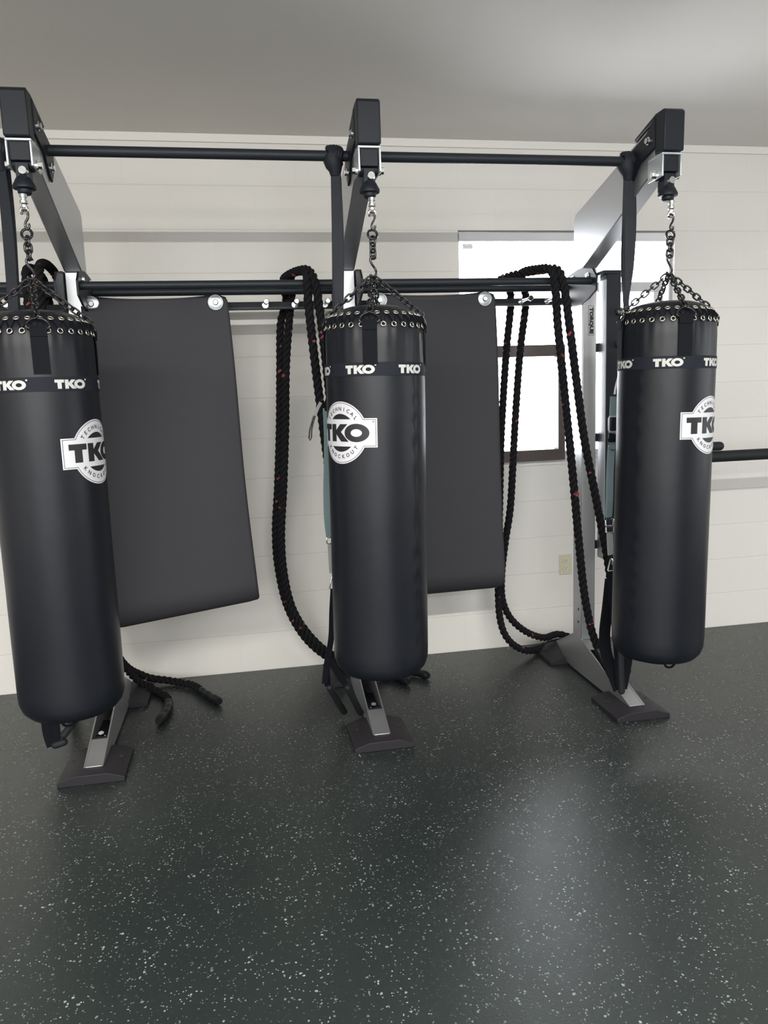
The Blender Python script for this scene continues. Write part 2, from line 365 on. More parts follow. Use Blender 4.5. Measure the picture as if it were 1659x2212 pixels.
wpart('glass_pane', [(WX0 + .01, WX1 - .01, fy1 + .006, fy1 + .010, WZ0 + .01, WZ1 - .02)], M['glass'], 0)
wpart('blind_headrail', [(WX0 + .006, WX1 - .006, YW + .004, YW + .028, WZ1 - .052, WZ1 - .010)], M['white_pl'])
wpart('window_sill', [(WX0, WX1, YW - .004, YW + .075, WZ0 - .012, WZ0 + .003)], M['block'])
bm = bmesh.new(); prism_x(bm, [(0, 0), (0, .03), (-.02, .012), (-.02, 0)], 0, .05)
o = obj('blind_bracket', bm, M['white_pl'], win); o.location = (WX0 + .03 - WL.x, YW + .026 - WL.y, WZ1 - .09 - WL.z)

# electrical outlet
ou = thing('electrical_outlet', 'ivory duplex electrical outlet on the block wall beside the silver upright', 'outlet', (1.719, YW, .390))
bm = bmesh.new(); box(bm, -.035, .035, -.006, 0, 0, .114); obj('cover_plate', bm, M['ivory'], ou, bevel=.002)
for dz in (.038, .077):
    bm = bmesh.new(); tube(bm, [(0, -.0055, dz), (0, -.009, dz)], .0165, 24); s = obj('socket', bm, mat('outlet_face', (0.66, 0.63, 0.50), 0.35) if dz < .05 else bpy.data.materials['outlet_face'], ou)
    bm = bmesh.new(); box(bm, -.0075, -.0055, -.0095, -.0088, dz, dz + .009); box(bm, .0055, .0075, -.0095, -.0088, dz, dz + .008); tube(bm, [(0, -.0095, dz - .007), (0, -.0088, dz - .007)], .0026, 10)
    obj('slots', bm, M['slot'], s)

# ---------------------------------------------------------------- the rig
FX = [-1.777, -0.649, 0.479, 1.607]
rig = thing('boxing_rig', 'long silver and black steel rig of uprights, booms and bars along the block wall', 'gym rig', (0.479, 3.42, 0))
RO = Vector(rig.location)
def rpart(name, bm, m, loc_x=0, bevel=0.0, smooth=False, parent=None):
    bmesh.ops.translate(bm, verts=bm.verts, vec=Vector((loc_x, 0, 0)) - RO)
    return obj(name, bm, m, parent or rig, bevel=bevel, smooth=smooth)
def hexbolt(bm, c, d, r=.011, L=.012):
    c = Vector(c); d = Vector(d); tube(bm, [c, c + d * L * .3], r * 1.35, 16); tube(bm, [c + d * L * .3, c + d * L], r, 6)
proto = {}
def copy_parts(dx):
    for o in proto_objs:
        c = o.copy(); col.objects.link(c); c.parent = rig; c.location = o.location + Vector((dx, 0, 0))
        for g in o.children:
            k = g.copy(); col.objects.link(k); k.parent = c
proto_objs = []
X0 = FX[1]
def P(*a, **k):
    o = rpart(*a, loc_x=X0, **k); proto_objs.append(o); return o
# upright with bolt holes
bm = bmesh.new(); box(bm, -.035, .035, 3.42, 3.52, .17, 1.957)
up = P('upright', bm, M['silver'], bevel=.004)
for sx in (-1, 1):
    for z in (.27, .335):
        bm = bmesh.new(); tube(bm, [(sx * .0352, 3.455, z), (sx * .0362, 3.455, z)], .006, 12)
        bmesh.ops.translate(bm, verts=bm.verts, vec=Vector((X0, 0, 0)) - RO); obj('bolt_hole', bm, M['slot'], up)
bm = bmesh.new(); prism_x(bm, [(3.42, 1.958), (2.775, 2.226), (2.775, 2.392), (3.40, 2.236), (3.50, 2.212), (3.52, 2.19), (3.52, 1.958)], -.035, .035)
P('boom', bm, M['silver'], bevel=.004)
# black end cap with a roofed back edge
bm = bmesh.new(); prism_x(bm, [(2.725, 2.262), (2.722, 2.398), (2.735, 2.408), (2.79, 2.408), (2.945, 2.366), (2.945, 2.354), (2.80, 2.388), (2.79, 2.262)], -.040, .040)
cap = P('end_cap', bm, M['black_steel'], bevel=.004)
# black side plates that carry the pull-up bar
for s in (-1, 1):
    bm = bmesh.new(); a, b = sorted((s * .0365, s * .0435))
    prism_x(bm, [(2.79, 2.395), (2.85, 2.355), (3.03, 2.312), (3.035, 2.25), (2.985, 2.19), (2.955, 2.205), (2.90, 2.262), (2.79, 2.29)], a, b)
    P('side_plate', bm, M['black_steel'], bevel=.001)
    for y, z in ((2.83, 2.325), (2.975, 2.235)):
        bm = bmesh.new(); hexbolt(bm, (s * .0435, y, z), (s, 0, 0)); P('bolt', bm, M['chrome'])
# u-bracket under the tip and its hanger
bm = bmesh.new()
box(bm, -.040, .040, 2.735, 2.84, 2.251, 2.259); box(bm, -.040, -.033, 2.735, 2.84, 2.175, 2.251); box(bm, .033, .040, 2.735, 2.84, 2.175, 2.251)
P('u_bracket', bm, M['zinc'], bevel=.002)
bm = bmesh.new(); box(bm, -.030, .030, 2.745, 2.83, 2.195, 2.25); tube(bm, [(-.031, 2.785, 2.19), (.031, 2.785, 2.19)], .022, 20)
box(bm, -.02, .02, 2.752, 2.80, 2.13, 2.19)
lathe(bm, [(.016, 2.092), (.022, 2.098), (.022, 2.108), (.035, 2.110), (.036, 2.118), (.024, 2.142), (.014, 2.150)], 20, (0, 2.762))
P('hanger_block', bm, M['black_steel'], bevel=.001)
for s in (-1, 1):
    bm = bmesh.new(); hexbolt(bm, (s * .040, 2.785, 2.19), (s, 0, 0), .012, .016); P('bolt', bm, M['chrome'])
bm = bmesh.new(); tube(bm, [(.004, 2.752, 2.163), (.004, 2.738, 2.163)], [.016, .012], 18); P('bolt', bm, M['chrome'], smooth=True)
# gusset plates
oct_ = [(3.44, 1.958), (3.54, 1.948), (3.62, 1.925), (3.635, 1.87), (3.60, 1.80), (3.42, 1.797), (3.34, 1.812), (3.262, 1.842), (3.258, 1.90), (3.30, 1.94), (3.40, 1.957)]
for s in (-1, 1):
    bm = bmesh.new(); a, b = sorted((s * .037, s * .046)); prism_x(bm, oct_, a, b); gp = P('gusset_plate', bm, M['black_steel'], bevel=.0015)
    if s > 0: gp['outer'] = 1
    for y, z in ((3.50, 1.925), (3.34, 1.915)):
        bm = bmesh.new(); hexbolt(bm, (s * .046, y, z), (s, 0, 0), .009, .010); gb = P('bolt', bm, M['chrome'])
        if s > 0: gb['outer'] = 1
# foot: two side cheeks, covers, slot with a bolt, base plates
def top(y): return .190 - (3.425 - y) * .302
cheek = [(3.425, .192), (3.52, .192), (3.73, .086), (3.60, .02), (3.53, .012), (3.06, .012), (2.93, .042)]
for s in (-1, 1):
    bm = bmesh.new(); a, b = sorted((s * .030, s * .036)); prism_x(bm, cheek, a, b); P('foot_cheek', bm, M['silver'])
for y0, y1 in ((2.935, 3.085), (3.34, 3.42)):
    bm = bmesh.new(); prism_x(bm, [(y0, top(y0) - .004), (y0, top(y0)), (y1, top(y1)), (y1, top(y1) - .004)], -.0355, .0355); P('foot_cover', bm, M['silver'], bevel=.001)
bm = bmesh.new(); prism_x(bm, [(3.42, .19), (3.53, .19), (3.73, .087), (3.73, .08), (3.52, .18), (3.42, .18)], -.0295, .0295); P('foot_cover', bm, M['silver'])
bm = bmesh.new(); prism_x(bm, [(3.086, top(3.086) - .03), (3.086, top(3.086) + .002), (3.094, top(3.094) + .002), (3.094, top(3.094) - .03)], -.0295, .0295)
box(bm, -.0295, .0295, 3.09, 3.34, .045, .060); P('slot_plate', bm, M['black_steel'])
bm = bmesh.new(); hexbolt(bm, (0, 3.135, .062), (0, -.3, .95), .012, .034); P('bolt', bm, M['chrome'])
for y0, y1 in ((2.872, 3.125), (3.60, 3.86)):
    bm = bmesh.new(); prism_y(bm, [(-.122, 0), (-.122, .018), (-.06, .038), (.06, .038), (.122, .018), (.122, 0)], y0, y1)
    bp = P('base_plate', bm, M['foot_rubber'], bevel=.002)
    for sx in (-1, 1):
        bm = bmesh.new(); tube(bm, [(sx * .088, (y0 + y1) / 2 + .03, .0285), (sx * .088, (y0 + y1) / 2 + .03, .0305)], .011, 14)
        bmesh.ops.translate(bm, verts=bm.verts, vec=Vector((X0, 0, 0)) - RO); obj('bolt_hole', bm, M['slot'], bp)
base_objs = list(proto_objs)
for x in (FX[0], FX[2], FX[3]):
    proto_objs = [o for o in base_objs if not (x == FX[3] and o.get('outer'))]; copy_parts(x - X0)
for o in list(rig.children):
    if 'outer' in o: del o['outer']
# maker's label on the right upright
bm = bmesh.new()
def vert_text(x, y): return (y - .0055, -x)
text_bm(bm, 'TORQUE', .020, vert_text, 0, .0014)
bmesh.ops.scale(bm, verts=bm.verts, vec=(1.15, 1.45, 1))
g = .012; 
for a in ((-.014, -.0128, -.068, .068), (.0128, .014, -.068, .068), (-.014, .014, .0668, .068), (-.014, .014, -.068, -.0668)): box(bm, a[0], a[1], a[2], a[3], -.0002, .0002)
for v in bm.verts: v.co = Vector((v.co.x + .0075, 3.4192 - v.co.z, v.co.y + 1.723))
rpart('lettering', bm, M['print_black'], loc_x=FX[3], parent=rig)['label'] = 'vertical black maker name on silver upright'
# bars
for i in range(3):
    a, b = FX[i] + .044, FX[i + 1] - .044
    bm = bmesh.new(); cyl(bm, (a - .004, 2.965, 2.290), (b + .004, 2.965, 2.290), .0185, 24); rpart('pull_up_bar', bm, M['black_bar'], smooth=True)
    bm = bmesh.new(); cyl(bm, (a, 3.31, 1.886), (b, 3.31, 1.886), .0165, 24); rpart('front_bar', bm, M['black_bar'], smooth=True)
    bm = bmesh.new(); cyl(bm, (a, 3.57, 1.893), (b, 3.57, 1.893), .0165, 24); rpart('rear_bar', bm, M['black_bar'], smooth=True)
    bm = bmesh.new(); box(bm, a, b, 3.555, 3.585, 1.812, 1.845); rpart('peg_rail', bm, M['black_bar'], bevel=.002)
PEGS = [-.918, -.819, -.590, -.087, .126, .257, .392, .622, 1.103, 1.321, 1.451, 1.5]
for x in PEGS[:-1]:
    bm = bmesh.new(); tube(bm, [(x, 3.555, 1.829), (x, 3.545, 1.829), (x, 3.5449, 1.829), (x, 3.436, 1.829)], [.014, .014, .007, .007], 16)
    tube(bm, [(x, 3.436, 1.829), (x, 3.43, 1.829), (x, 3.418, 1.829), (x, 3.414, 1.829)], [.007, .0125, .0125, .009], 18)
    rpart('peg', bm, M['chrome'], smooth=True)

# attachment post on the right upright with padded bar
ps = thing('attachment_post', 'dark square post with chrome pull pins and a padded bar, bolted beside the labelled upright', 'gym attachment', (1.696, 3.395, 0.60))
PO = Vector(ps.location)
def ppart(name, bm, m, **k):
    bmesh.ops.translate(bm, verts=bm.verts, vec=-PO); return obj(name, bm, m, ps, **k)
bm = bmesh.new(); box(bm, 1.662, 1.732, 3.36, 3.43, .60, 1.925); ppart('post', bm, M['black_steel'], bevel=.003)
bm = bmesh.new(); box(bm, 1.6575, 1.6618, 3.362, 3.43, .60, 1.90); ppart('side_rail', bm, M['silver'])
for z in (1.60, 1.18, .66):
    bm = bmesh.new(); box(bm, 1.6445, 1.6575, 3.43, 3.50, z - .02, z + .02); ppart('spacer', bm, M['black_steel'])
bm = bmesh.new(); box(bm, 1.6445, 1.735, 3.36, 3.50, 1.925, 1.94); ppart('top_plate', bm, M['black_steel'])
for z in (1.755, 1.610, 1.30):
    bm = bmesh.new(); tube(bm, [(1.722, 3.36, z), (1.722, 3.35, z), (1.722, 3.335, z), (1.722, 3.325, z), (1.722, 3.315, z)], [.012, .018, .018, .012, .006], 10); ppart('pull_pin', bm, M['chrome'], smooth=True)
bm = bmesh.new(); rod(bm, (1.80, 3.395, 1.062), (3.60, 3.395, 1.062), .0275); tube(bm, [(1.732, 3.395, 1.062), (1.82, 3.395, 1.062)], .016); ppart('padded_bar', bm, M['black_rubber'], smooth=True)
bm = bmesh.new(); rod(bm, (1.76, 3.40, 1.112), (2.30, 3.40, 1.112), .022); tube(bm, [(1.732, 3.40, 1.112), (1.80, 3.40, 1.112)], .012); ppart('roller', bm, M['black_rubber'], smooth=True)
bm = bmesh.new(); cyl(bm, (3.585, 3.395, 1.062), (3.585, 3.95, 1.062), .016); box(bm, 3.545, 3.625, 3.94, 3.95, 1.00, 1.12); ppart('wall_arm', bm, M['black_steel'])

# ---------------------------------------------------------------- punching bags
R = 0.1765
SW = 2.045          # height of the swivel
def badge_bm():
    bm = bmesh.new()
    rr, hw, hh = .107, .140, .0495
    def outline(g):       # circle joined with a bar, grown outward by g
        r, a, b = rr + g, hw + g, hh + g; t = math.asin(b / r); pts = []
        n = 22
        for k in range(n + 1): th = t + (PI - 2 * t) * k / n; pts.append((r * math.cos(th), r * math.sin(th)))
        pts += [(-a, b), (-a, -b)]
        for k in range(n + 1): th = PI + t + (PI - 2 * t) * k / n; pts.append((r * math.cos(th), r * math.sin(th)))
        pts += [(a, -b), (a, b)]
        return pts
    return outline, bm
def shift(bm, dz):
    for v in bm.verts: v.co.z = dz
def make_bag(x, zb, strap_phi, logo_phi, badge_phi, lean, zband, zbadge, seam_deg, label):
    """axis at local x=y=0, local z measured in world height minus zb"""
    root = thing('punching_bag', label, 'punching bag', (x, 2.745, zb), 'black punching bags hanging from the rig')
    D = -zb
    tilt = lean
    root.rotation_euler = (0, tilt, 0)
    # keep the swivel under the boom while the bag leans
    root.location = (x - math.sin(tilt) * (SW - zb), 2.745, SW - math.cos(tilt) * (SW - zb))
    prof = [(.0001, .004), (.06, .0), (.115, .006), (.148, .018), (.166, .038), (.175, .065), (R, .10)]
    n = 14; zt = 1.60 + D
    for k in range(1, n + 1): prof.append((R, .10 + (zt - .10) * k / n))
    prof += [(.1755, 1.625 + D), (.173, 1.645 + D), (.168, 1.665 + D), (.160, 1.682 + D), (.147, 1.697 + D), (.125, 1.710 + D), (.09, 1.720 + D), (.045, 1.726 + D), (.0001, 1.727 + D)]
    seam = math.radians(seam_deg)
    def fn(a, z, r):
        zz = z - D; k = 1.0
        if zz > 1.50:
            t = min(1, (zz - 1.50) / .14); k += .0045 * t * math.sin(30 * a) + .003 * t * math.sin(17 * a + 1) * (1 if zz < 1.7 else max(0, (1.727 - zz) / .027))
        k += .004 * math.sin(3 * a + zz * 5) * math.sin(zz * 7 + a) + .0025 * math.sin(2 * a + 9 * zz)
        d = (a - seam + PI) % (2 * PI) - PI
        k += .0075 * math.exp(-(d / .10) ** 2) * math.sin(zz * 62 + 3 * math.sin(zz * 9)) * (zz < 1.5) - .006 * math.exp(-(d / .018) ** 2)
        return k
    fine = []
    for i in range(len(prof) - 1):
        (r0, z0), (r1, z1) = prof[i], prof[i + 1]; m = 8 if z1 - z0 > .05 else 1
        for q in range(m): fine.append((r0 + (r1 - r0) * q / m, z0 + (z1 - z0) * q / m))
    fine.append(prof[-1])
    bm = bmesh.new(); lathe(bm, fine, 180, fn=fn, cap_top=False, cap_bot=False); obj('bag_body', bm, M['vinyl'], root, smooth=True, angle=80)
    # logo band
    bm = bmesh.new(); zc = zband + D; hb = .0225
    lathe(bm, [(R - .002, zc - hb), (R + .0022, zc - hb), (R + .0028, zc), (R + .0022, zc + hb), (R - .002, zc + hb)], 120, cap_top=False, cap_bot=False)
    band = obj('logo_band', bm, M['band_web'], root, smooth=True, angle=50)
    for k in range(6):
        bm = bmesh.new(); tko(bm, 0, 0, .0285, wide=1.22); wrap(bm, R + .0034, logo_phi + k * PI / 3, zc - .001); obj('lettering', bm, M['print_grey'], band)
    # straps, rings, chains
    hookz = 1.822 + D
    for k in range(4):
        ph = strap_phi + k * PI / 2; c, s = math.cos(ph), math.sin(ph)
        bm = bmesh.new(); pts = []
        for r, z in ((R + .002, 1.515), (R + .003, 1.56), (R + .003, 1.61), (R + .001, 1.64), (R - .001, 1.655), (R + .004, 1.662), (R + .007, 1.655), (R + .006, 1.63)):
            pts.append((r * s, -r * c, z + D))
        ribbon(bm, pts, .050, (c, s, 0), .003); obj('strap', bm, M['webbing'], root)
        bm = bmesh.new(); ring = []
        for q in range(24):
            t = 2 * PI * q / 24; u = .034 * math.cos(t); v = .026 * math.sin(t) * (1 if math.sin(t) > 0 else .35)
            rr = R + .004 - max(0, v) * .45; ring.append((rr * s + c * u, -rr * c + s * u, 1.660 + v + D))
        tube(bm, ring, .0038, 8, closed=True); obj('d_ring', bm, M['chain'], root, smooth=True, angle=80)
        bm = bmesh.new(); r1 = R - .006; chain(bm, (r1 * s, -r1 * c, 1.690 + D), (.008 * s, -.008 * c, hookz), L=.031, W=.0195, wire=.0034, roll=k); obj('chain', bm, M['chain'], root, smooth=True, angle=80)
    # grommets in two rows and the lacing between them
    g = bmesh.new(); tube(g, [(0.0078 * math.cos(2 * PI * q / 14), 0, .0078 * math.sin(2 * PI * q / 14)) for q in range(14)], .0026, 6, closed=True)
    first = None
    lace = []
    for row, (rr, zz, tl) in enumerate(((.1765, 1.648, .25), (.158, 1.688, .95))):
        for k in range(30):
            a = 2 * PI * (k + (0 if row == 0 else .45)) / 30
            if first is None:
                first = obj('grommet', g, M['brass_nickel'], root, smooth=True, angle=80); o = first
            else:
                o = first.copy(); col.objects.link(o); o.parent = root
            o.matrix_local = Matrix.Translation((rr * math.sin(a), -rr * math.cos(a), zz + D)) @ Matrix.Rotation(a, 4, 'Z') @ Matrix.Rotation(-tl, 4, 'X')
            lace.append((a, rr, zz))
    lace.sort(); bm = bmesh.new(); pts = []
    for a, rr, zz in lace: pts.append(((rr + .002) * math.sin(a), -(rr + .002) * math.cos(a), zz + D))
    tube(bm, pts, .0028, 6, closed=True); obj('lacing', bm, M['webbing'], root, smooth=True, angle=80)
    bm = bmesh.new(); tube(bm, [(.022 * math.cos(PI * q / 10), -.10, .008 - .020 * math.sin(PI * q / 10)) for q in range(11)], .0045, 8); obj('bottom_loop', bm, M['webbing'], root, smooth=True, angle=80)
    # central chain: swivel, hooks, ring
    bm = bmesh.new()
    lathe(bm, [(.006, 2.094), (.012, 2.090), (.012, 2.080), (.008, 2.078), (.008, 2.074), (.013, 2.070), (.013, 2.062), (.007, 2.058), (.006, 2.050)], 18)
    tube(bm, [(.011 * math.cos(2 * PI * q / 16), 0, 2.043 + .011 * math.sin(2 * PI * q / 16)) for q in range(16)], .0035, 8, closed=True)
    bmesh.ops.translate(bm, verts=bm.verts, vec=(0, 0, D)); obj('swivel', bm, M['chrome'], root, smooth=True)
    bm = bmesh.new()
    tube(bm, [Vector(p) for p in spline([(-.010, 0, 2.028), (-.006, 0, 2.040), (.003, 0, 2.041), (.009, 0, 2.032), (.008, 0, 2.018), (.0, 0, 2.004), (-.002, 0, 1.992), (.004, 0, 1.982), (.010, 0, 1.990), (.009, 0, 2.0)], .004)], .0042, 8)
    tube(bm, [(.016 * math.cos(2 * PI * q / 20), .004 * math.sin(2 * PI * q / 20), 1.968 + .016 * math.sin(2 * PI * q / 20)) for q in range(20)], .0046, 8, closed=True)
    chain(bm, (0, 0, 1.956), (0, 0, 1.892), L=.034, W=.022, wire=.0042, roll=.6)
    tube(bm, [Vector(p) for p in spline([(.010, 0, 1.886), (0, 0, 1.897), (-.010, 0, 1.884), (-.004, 0, 1.868), (.006, .003, 1.855), (.011, 0, 1.838), (0, 0, 1.824), (-.011, 0, 1.835)], .004)], .0042, 8)
    tube(bm, [(.012 * math.cos(2 * PI * q / 16), .012 * math.sin(2 * PI * q / 16), 1.826) for q in range(16)], .0034, 8, closed=True)
    bmesh.ops.translate(bm, verts=bm.verts, vec=(0, 0, D)); obj('hook_chain', bm, M['chain'], root, smooth=True, angle=80)
    # round badge with a crossbar
    outline, bm = badge_bm(); zc = zbadge + D
    glyph_poly(bm, [outline(0.0)]); wrap(bm, R + .0014, badge_phi, zc); bd = obj('badge', bm, M['print_white'], root)
    bm = bmesh.new()
    glyph_poly(bm, [outline(-.004), outline(-.0055)])
    def lune(g, s):
        r = .067 - g; z0 = .0445 + g; t = math.asin(z0 / r) if z0 < r else 0; n = 16
        return [(r * math.cos(t + (PI - 2 * t) * k / n), s * r * math.sin(t + (PI - 2 * t) * k / n)) for k in range(n + 1)]
    for s in (1, -1):
        glyph_poly(bm, [lune(.002, s)])
    tko(bm, -.002, 0, .060, reg=False, wide=1.27)
    for w_, rad, flip in (('TECHNICAL', .076, 1), ('KNOCKOUT', .088, -1)):
        n = len(w_); span = math.radians(104)
        for i, ch in enumerate(w_):
            th = (span / 2 - span * i / (n - 1)) * flip
            def pl(x_, y_, th=th, rad=rad, flip=flip):
                if flip > 0: px, py = x_ * math.cos(th) - (rad + y_) * math.sin(th), x_ * math.sin(th) + (rad + y_) * math.cos(th)
                else: px, py = x_ * math.cos(th) - (-rad + y_) * math.sin(th) , x_ * math.sin(th) + (-rad + y_) * math.cos(th)
                return px, py
            text_bm(bm, ch, .0185, pl, 0, .0003)
    for v in bm.verts: pass
    text_bm(bm, '\u00ae', .010, lambda a, b: (a + .128, b + .034), 0, 0)
    wrap(bm, R + .0021, badge_phi, zc); obj('lettering', bm, M['print_black'], bd)
    return root
rad = math.radians
make_bag(-.652, .345, rad(15), rad(-18), rad(70.5), 0.0, 1.484, 1.262, 165, 'black punching bag nearest the camera, leftmost of the three, cut by the left picture edge')
make_bag(.482, .380, rad(-15), rad(-27), rad(-54), rad(0.9), 1.501, 1.288, 40, 'black punching bag at the middle upright, white badge cut by its left side')
make_bag(1.612, .330, rad(-10), rad(-28), rad(33), rad(0.9), 1.494, 1.264, -65, 'black punching bag at the window end of the rig, badge at its right side')

# ---------------------------------------------------------------- mats
def make_mat(label, TL, TR, BL, BR, pegs, sag, curl, bow):
    TL, TR, BL, BR = map(Vector, (TL, TR, BL, BR))
    t = thing('exercise_mat', label, 'exercise mat', (TL + TR) / 2, 'charcoal foam mats hung on the peg rail'); O = Vector(t.location)
    nu, nv = 48, 70; bm = bmesh.new(); G = []
    W_ = (TR - TL).length; Ht = (TL - BL).length; rc = .045
    for j in range(nv + 1):
        v = j / nv; row = []
        for i in range(nu + 1):
            u = i / nu
            # rounded corners: pull the edge columns in near the top and bottom
            dv = min(v, 1 - v) * Ht; ins = 0
            if dv < rc: ins = (rc - math.sqrt(max(0, rc * rc - (rc - dv) ** 2))) / W_
            uu = ins + u * (1 - 2 * ins)
            p = TL.lerp(TR, uu).lerp(BL.lerp(BR, uu), v)
            arch = 1 - (2 * uu - 1) ** 2
            p.z -= sag * arch * (1 - v) ** 3
            p.y -= (0.05 * arch ** 2.5 * math.exp(-v * 10)) - bow * math.sin(PI * v) * .5
            # bottom edge rolls back towards the wall
            if v > 1 - curl:
                q = (v - (1 - curl)) / curl; A = q * 1.25; Lc = curl * Ht; p.y += Lc / 1.25 * (1 - math.cos(A)); p.z += (q * Lc - Lc / 1.25 * math.sin(A))
            p.x += .006 * math.sin(v * 7 + .5) * (uu - .3)
            row.append(bm.verts.new(p - O))
        G.append(row)
    for j in range(nv):
        for i in range(nu): bm.faces.new((G[j][i], G[j + 1][i], G[j + 1][i + 1], G[j][i + 1]))
    o = obj('foam_sheet', bm, M['mat_foam'], t, smooth=True, angle=60)
    s = o.modifiers.new('thick', 'SOLIDIFY'); s.thickness = .010; s.offset = 0
    for x in pegs:
        c = Vector((x, 3.4235, 1.829)) - O; bm = bmesh.new()
        tube(bm, [c + Vector((0, 0, 0)), c + Vector((0, -.003, 0))], .031, 28)
        tube(bm, [c + Vector((0, -.003, 0)), c + Vector((0, -.005, 0))], [.030, .027], 28)
        g = obj('grommet', bm, M['zinc'], t, smooth=True)
    return t
make_mat('charcoal foam mat hanging beside the leftmost bag, its lower edge slanting', (-.632, 3.437, 1.868), (-.040, 3.437, 1.872), (-.575, 3.06, .492), (.018, 3.33, .498), (-.590, -.087), .028, .095, .02)
make_mat('charcoal foam mat hanging behind the middle bag, left of the window ropes', (.575, 3.437, 1.868), (1.152, 3.437, 1.872), (.585, 3.44, .432), (1.188, 3.44, .440), (.622, 1.103), .028, .085, -.02)

# ---------------------------------------------------------------- battle ropes
def make_rope(label, path, ends, group='thick black battle ropes slung over the rig'):
    P_ = spline(path, .0065); O = Vector(P_[0]); O.z = 0
    t = thing('battle_rope', label, 'battle rope', O, group)
    T, N = frames(P_); bm = bmesh.new(); s = 0; seg = 7; rs = .0098; off = .0100; pitch = .088
    rings = [[], [], []]; S = []
    for i, p in enumerate(P_):
        if i: s += (P_[i] - P_[i - 1]).length
        S.append(s); B = T[i].cross(N[i])
        for k in range(3):
            a = 2 * PI * (s / pitch + k / 3); d = N[i] * math.cos(a) + B * math.sin(a); e = -N[i] * math.sin(a) + B * math.cos(a)
            # strand direction leans along the helix
            c = p + d * off - O; tan = (T[i] + e * (2 * PI * off / pitch)).normalized(); n1 = d; n2 = tan.cross(n1).normalized()
            rings[k].append([bm.verts.new(c + (n1 * math.cos(2 * PI * q / seg) + n2 * math.sin(2 * PI * q / seg)) * rs) for q in range(seg)])
    rnd = random.Random(len(P_))
    for k in range(3):
        ph = rnd.random()
        for i in range(len(P_) - 1):
            for q in range(seg):
                f = bm.faces.new((rings[k][i][q], rings[k][i][(q + 1) % seg], rings[k][i + 1][(q + 1) % seg], rings[k][i + 1][q]))
                if k == 0 and q in (0, 1) and ((S[i] / .205 + ph) % 1) < .045: f.material_index = 1
                if k == 1 and q == 6 and ((S[i] / .31 + ph) % 1) < .03: f.material_index = 1
    for k in range(3):
        bm.faces.new(rings[k][0][::-1]); bm.faces.new(rings[k][-1])
    obj('rope', bm, [M['rope'], M['rope_red']], t, smooth=True, angle=70)
    for e in ends:
        q = spline(e, .01); n = len(q); bm = bmesh.new()
        rr = [.0205 + .0012 * math.sin(i * 1.1) for i in range(n)]; rr[-1] = .014; rr[0] = .019
        tube(bm, [p - O for p in q], rr, 14); obj('rope_grip', bm, M['rope_grip'], t, smooth=True, angle=60)
    return t
# rope at the window end
make_rope('thick black rope with red flecks over the bar in front of the window',
 [(1.640, 3.12, .235), (1.612, 3.15, .40), (1.590, 3.17, .598), (1.566, 3.18, .747), (1.526, 3.19, .959), (1.482, 3.20, 1.188), (1.450, 3.21, 1.433), (1.424, 3.22, 1.653), (1.402, 3.228, 1.830), (1.385, 3.262, 1.925), (1.350, 3.36, 1.942), (1.280, 3.49, 1.945), (1.24, 3.60, 1.938), (1.275, 3.650, 1.930), (1.312, 3.662, 1.86), (1.292, 3.68, 1.605), (1.272, 3.68, 1.357), (1.262, 3.69, 1.151), (1.257, 3.70, .916), (1.252, 3.71, .627), (1.246, 3.715, .355), (1.262, 3.715, .20), (1.312, 3.72, .105), (1.40, 3.74, .045), (1.50, 3.80, .024),
  (1.62, 3.88, .022), (1.76, 3.90, .022), (1.84, 3.84, .022), (1.78, 3.80, .03), (1.66, 3.885, .066), (1.527, 3.80, .085), (1.411, 3.765, .142), (1.319, 3.745, .232), (1.272, 3.73, .345), (1.262, 3.70, .491), (1.276, 3.68, .658), (1.300, 3.67, .823), (1.312, 3.66, 1.034), (1.329, 3.66, 1.287), (1.356, 3.66, 1.602), (1.385, 3.655, 1.84), (1.345, 3.60, 1.945), (1.32, 3.50, 1.958), (1.335, 3.38, 1.950), (1.352, 3.27, 1.930), (1.362, 3.240, 1.861), (1.374, 3.240, 1.695), (1.395, 3.240, 1.495), (1.424, 3.240, 1.229), (1.452, 3.240, .957), (1.477, 3.240, .699), (1.502, 3.240, .479), (1.530, 3.225, .310), (1.553, 3.20, .215)],
 [[(1.640, 3.12, .240), (1.646, 3.11, .16), (1.648, 3.10, .12)], [(1.553, 3.20, .218), (1.572, 3.165, .155), (1.592, 3.12, .10)]])
